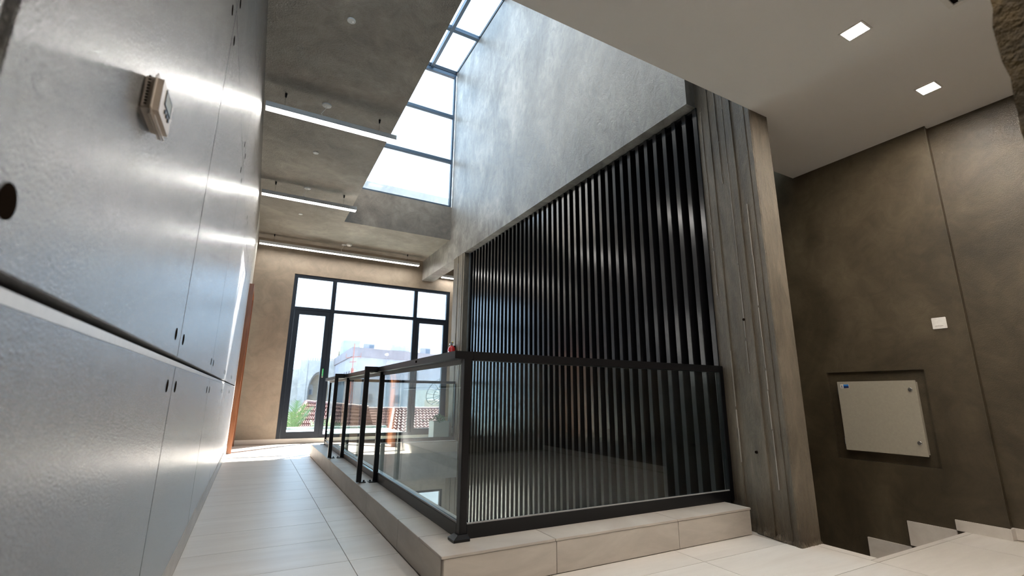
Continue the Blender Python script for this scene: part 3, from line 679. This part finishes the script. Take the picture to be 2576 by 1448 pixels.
for k in range(260):
    a = rnd.uniform(0, 6.28); r = abs(rnd.gauss(0, .10)); h = rnd.uniform(.01, .15) * (1 - min(r / .3, .6))
    c = Vector(((px0 + px1) / 2 + r * math.cos(a) * 1.1, (py0 + py1) / 2 + r * math.sin(a), .507 + h)); s_ = rnd.uniform(.014, .03)
    u = Vector((rnd.gauss(0, 1), rnd.gauss(0, 1), rnd.gauss(0, .6))).normalized(); v2 = u.orthogonal().normalized()
    lf.quad(c - u * s_, c + v2 * s_ * .5, c + u * s_, c - v2 * s_ * .5)
build('leaf_mass', lf, 'leaf', t)['kind'] = 'stuff'
st_ = MB()
for k in range(9):
    a = k * .7; st_.tube(((px0 + px1) / 2, (py0 + py1) / 2, .50), ((px0 + px1) / 2 + .08 * math.cos(a), (py0 + py1) / 2 + .08 * math.sin(a), .62), .004, seg=5)
build('stem', st_, 'leaf', t)
t['label'] = 'square white planter with a bushy green plant behind the far glass'

# ------------------------------------------------------------------ outdoors
tag(build('balcony_slab', MB().box(-4, 11.5, -.35, 3.85, 15.6, .0).box(-4, 15.4, 0, 3.85, 15.6, .06), 'palegreen'), 'pale green flat roof just outside the end wall window', 'flat roof')
struct('ground', MB().box(-60, 11.5, -8.2, 120, 160, -8), 'ground', 'sandy ground between the houses')
def clay_roof(name, label, quads, rows_, parts=True):
    """each quad: ridge-left, ridge-right, eave-right, eave-left ; tiles laid in courses, every course stepped"""
    t = thing(name, quads[0][3], label, 'roof')
    for q in quads:
        q = [Vector(p) for p in q]; mb = MB(); nr, ncx = rows_, 44
        nrm = (q[1] - q[0]).cross(q[3] - q[0]); nrm = -nrm.normalized() if nrm.z < 0 else nrm.normalized()
        for r_ in range(nr):
            for c in range(ncx * 4 + 1):
                u_ = c / (ncx * 4); 
                for e, lift in ((r_ / nr, .0), ((r_ + 1) / nr, .055)):
                    a = q[0].lerp(q[1], u_); b = q[3].lerp(q[2], u_); p = a.lerp(b, e)
                    mb.v.append(tuple(p + nrm * (lift + .035 * (1 + math.cos(2 * math.pi * c / 4)))))
        per = (ncx * 4 + 1) * 2
        for r_ in range(nr):
            for c in range(ncx * 4):
                a = r_ * per + c * 2; mb.f.append((a, a + 1, a + 3, a + 2))
                if r_ < nr - 1: b = (r_ + 1) * per + c * 2; mb.f.append((a + 1, b, b + 2, a + 3))
        build('tile_courses', mb, 'rooftile', t)['kind'] = 'stuff'
    rg = MB()
    for q in quads:
        for (a, b) in ((q[0], q[1]), (q[0], q[3])):
            a, b = Vector(a), Vector(b); n_t = int((b - a).length / .35)
            for i in range(n_t): rg.tube(a.lerp(b, i / n_t) + Vector((0, 0, .03)), a.lerp(b, (i + 1.05) / n_t) + Vector((0, 0, .03)), .10, .085, 8)
    build('ridge_tiles', rg, 'rooftile', t)['kind'] = 'stuff'
    return t
clay_roof('tiled_roof', 'red clay tiled roof beyond the left glass, its near slope catching light', [((3.75, 22, .35), (5.75, 22, .35), (4.55, 18.4, -1.6), (.2, 18.4, -1.6)), ((5.75, 22, .35), (13, 23.0, .35), (13, 18.4, -1.6), (4.55, 18.4, -1.6))], 18)
clay_roof('tiled_roof', 'small red tiled roof seen through the glazed door behind the palm', [((1.95, 21, .66), (4.4, 21, .45), (4.4, 18.6, -1.0), (.6, 18.6, -1.2))], 12)
hb = build('roof_house_wall', MB().box(.4, 19, -8, 13, 22.5, -1.7), 'cream'); tag(hb, 'cream walls of the low house under the tiled roofs', 'house')
# lavender building with parapet
bl = thing('apartment_building', (13, 52, -8), 'large pale lavender building with mauve parapet and rooftop units', 'building')
C0, C1, C2 = Vector((7.736, 45)), Vector((7.736 + 11.4 * 2.2, 45 + 4.17 * 2.2)), Vector((8.654, 65.5))
C3 = C1 + (C2 - C0)
pl = [tuple(C0), tuple(C1), tuple(C3), tuple(C2)]
build('wall', MB().prism(pl, -8, 4.48), 'lavender', bl)
e = .12
build('parapet', MB().prism([(C0.x - e, C0.y - e), (C1.x + e, C1.y - e), (C3.x + e, C3.y + e), (C2.x - e, C2.y + e)], 4.48, 5.33), 'bandstone', bl)
fd = (C1 - C0).normalized(); fn = Vector((fd.y, -fd.x)); ld = (C2 - C0).normalized(); ln = Vector((-ld.y, ld.x)) if ld.x > 0 else Vector((ld.y, -ld.x))
if ln.x > 0: ln = -ln
def facade_window(o, d, n, s, zz, w_, h_):
    c = o + d * s; a = c - d * w_ / 2; b = c + d * w_ / 2; t0 = .04
    fr = build('window', MB().prism([tuple(a + n * .07), tuple(b + n * .07), tuple(b - n * .02), tuple(a - n * .02)][::1], zz - h_ / 2, zz + h_ / 2), 'bandstone', bl)
    a2 = a + d * t0 * 2; b2 = b - d * t0 * 2
    build('pane', MB().prism([tuple(a2 + n * .09), tuple(b2 + n * .09), tuple(b2), tuple(a2)], zz - h_ / 2 + .08, zz + h_ / 2 - .08), 'winglass', fr)
for s, zz, w_, h_ in ((3.5, 3.0, .5, .6), (6.9, 2.75, 1.2, 1.2), (5.1, .62, .65, .75), (11.5, 2.7, 1.2, 1.2), (9.0, .6, .8, .9), (14, .6, .8, .9), (2.1, .7, .5, .7)): facade_window(C0, fd, fn, s, zz, w_, h_)
for s in (1.6, 3.6, 5.4, 7.6, 9.5, 12, 14.5): facade_window(C0, ld, ln, s, 2.6, .55, 1.2); facade_window(C0, ld, ln, s, -.4, .55, 1.2)
def rooftop(name, m, label, cat, p, w_, dpt, h_, extra=None):
    t = thing(name, (p[0] + w_ / 2, p[1] + dpt / 2, p[2]), label, cat)
    build('body', MB().box(p[0], p[1], p[2] + .08, p[0] + w_, p[1] + dpt, p[2] + h_), m, t, bevel=.02)
    build('feet', MB().box(p[0] + .05, p[1] + .05, p[2], p[0] + .2, p[1] + dpt - .05, p[2] + .08).box(p[0] + w_ - .2, p[1] + .05, p[2], p[0] + w_ - .05, p[1] + dpt - .05, p[2] + .08), 'slab', t)
    if extra == 'fan': build('fan_grille', MB().lathe((p[0] + w_ * .7, p[1] - .04, p[2] + h_ / 2), [(.01, 0), (.01, .01)], 8).box(p[0] + w_ * .5, p[1] - .02, p[2] + .15, p[0] + w_ - .06, p[1], p[2] + h_ - .1), 'winglass', t)
    if extra == 'ribs': build('ribbed_side', MB().box(p[0] + .1, p[1] - .03, p[2] + .2, p[0] + w_ - .1, p[1], p[2] + .3).box(p[0] + .1, p[1] - .03, p[2] + h_ - .3, p[0] + w_ - .1, p[1], p[2] + h_ - .2), m, t)
    return t
rooftop('air_conditioner', 'lavender', 'outdoor air conditioning unit on the parapet roof, nearest its corner', 'air conditioner', (8.95, 46.5, 5.33), 1.0, .5, .52, 'fan')
rooftop('air_conditioner', 'lavender', 'outdoor air conditioning unit farther right on the parapet roof', 'air conditioner', (15.6, 49.6, 5.33), 1.1, .5, .75, 'fan')
rooftop('water_tank', 'cream', 'pale rectangular water tank between the rooftop air conditioners', 'water tank', (12.2, 48.5, 5.33), 1.9, 1.2, .8, 'ribs')
rooftop('stair_tower', 'palegreen', 'pale grey-green block rising behind the rooftop corner', 'tower', (8.8, 58, 5.33), 1.9, 2.5, 2.0, 'ribs')
rooftop('stair_tower', 'sand', 'low sand coloured block left of the pale green block', 'tower', (8.7, 60.6, 5.33), 1.0, 1.2, .9, 'ribs')
rooftop('white_outbuilding', 'cream', 'small white outbuilding behind the satellite dish', 'building', (10.9, 33, -8), 4.4, 4, 9.4, 'ribs')
rooftop('sand_outbuilding', 'sand', 'low sand coloured block under the satellite dish', 'building', (9.2, 25.0, -8), 2.2, 3, 8.75, 'ribs')
# street lamp
t = thing('street_lamp', (8.3, 35, -8), 'slender white street lamp in front of the parapet', 'street lamp')
build('pole', MB().tube((8.38, 35, -8), (8.42, 35, 3.9), .03, .02, 8), 'bandstone', t)
build('lamp_head', MB().lathe((8.42, 35, 3.85), [(.05, 0), (.14, .05), (.14, .12), (.04, .18)], 12), 'plastic', t)
# lattice mast
t = thing('lattice_mast', (5.4, 30, -8), 'thin salmon lattice antenna mast in front of the pale building', 'mast')
mb = MB(); zt_, z0_ = 2.6, -8; cx, cy = 5.18, 30
def hw(z): return .09 + .045 * (zt_ - z)
legs = [(-1, -1), (1, -1), (0, 1)]
for a, b in legs:
    build('leg', MB().tube((cx + a * hw(zt_) * .6, cy + b * hw(zt_) * .6, zt_), (cx + .1 + a * hw(z0_) * .6, cy + b * hw(z0_) * .6, z0_), .022, seg=6), 'mast', t)
z = zt_; k = 0
while z > -3:
    z2 = z - .42
    for i in range(3):
        p, q = legs[i], legs[(i + 1) % 3]
        mb.tube((cx + p[0] * hw(z) * .6, cy + p[1] * hw(z) * .6, z), (cx + q[0] * hw(z2) * .6, cy + q[1] * hw(z2) * .6, z2), .012, seg=5)
        mb.tube((cx + p[0] * hw(z2) * .6, cy + p[1] * hw(z2) * .6, z2), (cx + q[0] * hw(z2) * .6, cy + q[1] * hw(z2) * .6, z2), .012, seg=5)
    z = z2; k += 1
build('bracing', mb, 'mast', t)
build('antenna', MB().tube((cx, cy, zt_ - .3), (cx + .02, cy, 4.1), .022, seg=6).tube((cx - .42, cy, 3.2), (cx + .45, cy, 3.32), .018, seg=5).tube((cx - .42, cy, 3.2), (cx - .42, cy, 3.45), .01, seg=5).tube((cx + .45, cy, 3.2), (cx + .45, cy, 3.55), .01, seg=5).tube((cx - .2, cy, 2.95), (cx + .2, cy, 3.0), .02, seg=5), 'mast', t)
# satellite dish
t = thing('satellite_dish', (7.22, 20.5, .2), 'large grey ribbed satellite dish on a pole above the tiled roof', 'satellite dish')
dc = Vector((7.60, 20.5, 1.08)); ax = Vector((-.30, .75, .55)).normalized(); ua = ax.orthogonal().normalized(); ub = ax.cross(ua); Rd = .74
def dpt_(r, a): return dc + (ua * math.cos(a) + ub * math.sin(a)) * r + ax * (r * r * .45)
for k in range(16):
    a = k * math.pi / 8; mb = MB(); pp = [dpt_(Rd * i / 5, a) for i in range(6)]
    for i in range(5): mb.tube(pp[i], pp[i + 1], .015, seg=5)
    build('rib', mb, 'dish', t)
for r in (Rd, Rd * .62): 
    mb = MB()
    for i in range(32): mb.tube(dpt_(r, i * math.pi / 16), dpt_(r, (i + 1) * math.pi / 16), .016, seg=5)
    build('rim', mb, 'dish', t)
build('pole', MB().tube(dc - Vector((0, 0, 1.6)), dc - Vector((0, 0, .05)), .03, seg=10), 'dish', t)
build('feed_horn', MB().tube(dc, dc + ax * .42, .012, seg=6).tube(dc + ax * .40, dc + ax * .46, .04, seg=10), 'dish', t)
# mosque-like building with pointed portal
mo = thing('arched_building', (5.5, 62, -8), 'cream building with a pointed arch portal and crenellated roof line, seen through the door', 'building')
build('wall', MB().box(-12, 62.3, -8, 4.9, 70, 3.9), 'cream', mo)
build('wall', MB().box(4.6, 60.9, -8, 5.4, 70, 5.0), 'cream', mo)
def arch(cx_, w_, zs, za, n_=10):
    L = [(cx_ - w_ / 2, -8.0)]
    for i in range(n_ + 1):
        s = i / n_; L.append((cx_ - w_ / 2 * math.cos(s * math.pi / 2) ** .9, zs + (za - zs) * math.sin(s * math.pi / 2) ** 1.15 if i else zs))
    return L + [(2 * cx_ - x, z) for x, z in reversed(L[:-1])]
ar = arch(6.95, 2.6, 1.6, 3.7)
def wall_with_arch(x0, x1, z1, ar, ya, yb_):
    h = len(ar) // 2; mb = MB()
    mb.extr([(x0, -8)] + ar[:h + 1] + [(ar[h][0], z1), (x0, z1)], 'y', ya, yb_)
    mb.extr([(ar[h][0], z1)] + ar[h:] + [(x1, -8), (x1, z1)], 'y', ya, yb_); return mb
build('portal', wall_with_arch(5.4, 8.5, 5.0, ar, 61, 62), 'cream', mo)
build('portal_surround', wall_with_arch(5.55, 8.35, 4.35, arch(6.95, 2.25, 1.6, 3.4), 61.6, 62.2), 'cream', mo)
build('niche_wall', MB().box(5.5, 62.6, -8, 8.4, 62.8, 4.5), 'sand', mo)
nw = build('window', MB().extr(arch(6.1, .62, 1.55, 2.2)[0:1] and [(5.8, .95)] + [(x, z) for x, z in arch(6.1, .6, 1.6, 2.2)[1:-1]] + [(6.4, .95)], 'y', 62.5, 62.6), 'cream', mo)
build('pane', MB().box(5.97, 62.42, 1.0, 6.23, 62.5, 1.6), 'winglass', nw)
for k in range(17):
    bx('crenel', 'cream', 5.3 + k * .27, 61, 5.0, 5.3 + k * .27 + .15, 61.3, 5.32, mo, share=True)
for k in range(4): bx('pilaster', 'cream', -1.5 + k * 1.6, 62.1, -8, -1.2 + k * 1.6, 62.3, 3.6, mo, share=True)
# palms
def palm(x, y, z, fronds, label, lens=1.35):
    t = thing('palm', (x, y, -8), label, 'palm tree', 'palms outside the glazed door')
    tr_ = MB(); zz = -8.0
    while zz < z - .1: tr_.tube((x, y, zz), (x, y, min(zz + .42, z)), .15, .19, 10); zz += .4
    build('trunk', tr_, 'sand', t)
    rnd = random.Random(int(x * 100))
    for az, el in fronds:
        d = Vector((math.cos(az), math.sin(az), 0)); mb = MB(); pts = []
        for i in range(13):
            s = i / 12; pts.append(Vector((x, y, z)) + d * (lens * s * math.cos(el)) + Vector((0, 0, lens * (s * math.sin(el) - .42 * s * s * math.cos(el)))))
        for a, b in zip(pts[:-1], pts[1:]): mb.tube(a, b, .014, .012, 5)
        side = d.cross(Vector((0, 0, 1)))
        for i in range(1, 13):
            for j in range(3):
                p = pts[i - 1].lerp(pts[i], j / 3); f = (pts[i] - pts[i - 1]).normalized(); L = .42 * math.sin(min(1, (i + .5) / 13) * 2.7 + .25)
                for sg in (-1, 1):
                    q = p + (side * sg * .75 + f * .75 + Vector((0, 0, rnd.uniform(-.25, .15)))) * L
                    wv = f * .016; mb.quad(p - wv, p + wv, q + wv * .1, q - wv * .1)
        build('frond', mb, 'palm', t)
    return t
palm(1.20, 16.9, -.35, [(0.3, 1.1), (1.2, 1.3), (2.4, 1.2), (3.6, 1.25), (4.6, 1.0), (5.4, 1.2), (6.0, .7), (3.0, .6)], 'leftmost palm behind the glazed door, two fronds upright')
palm(2.25, 17.4, -.80, [(0.2, 1.1), (1.6, 1.2), (2.9, 1.2), (3.9, 1.0), (5.2, 1.15), (0.9, .6), (3.3, .5)], 'lower palm at the right side of the glazed door', 1.2)
palm(.15, 17.6, -.6, [(0.2, .9), (1.6, 1.2), (2.9, 1.2), (3.9, 1.0), (5.2, 1.15), (0.9, .6)], 'palm cut by the left frame of the glazed door', 1.25)
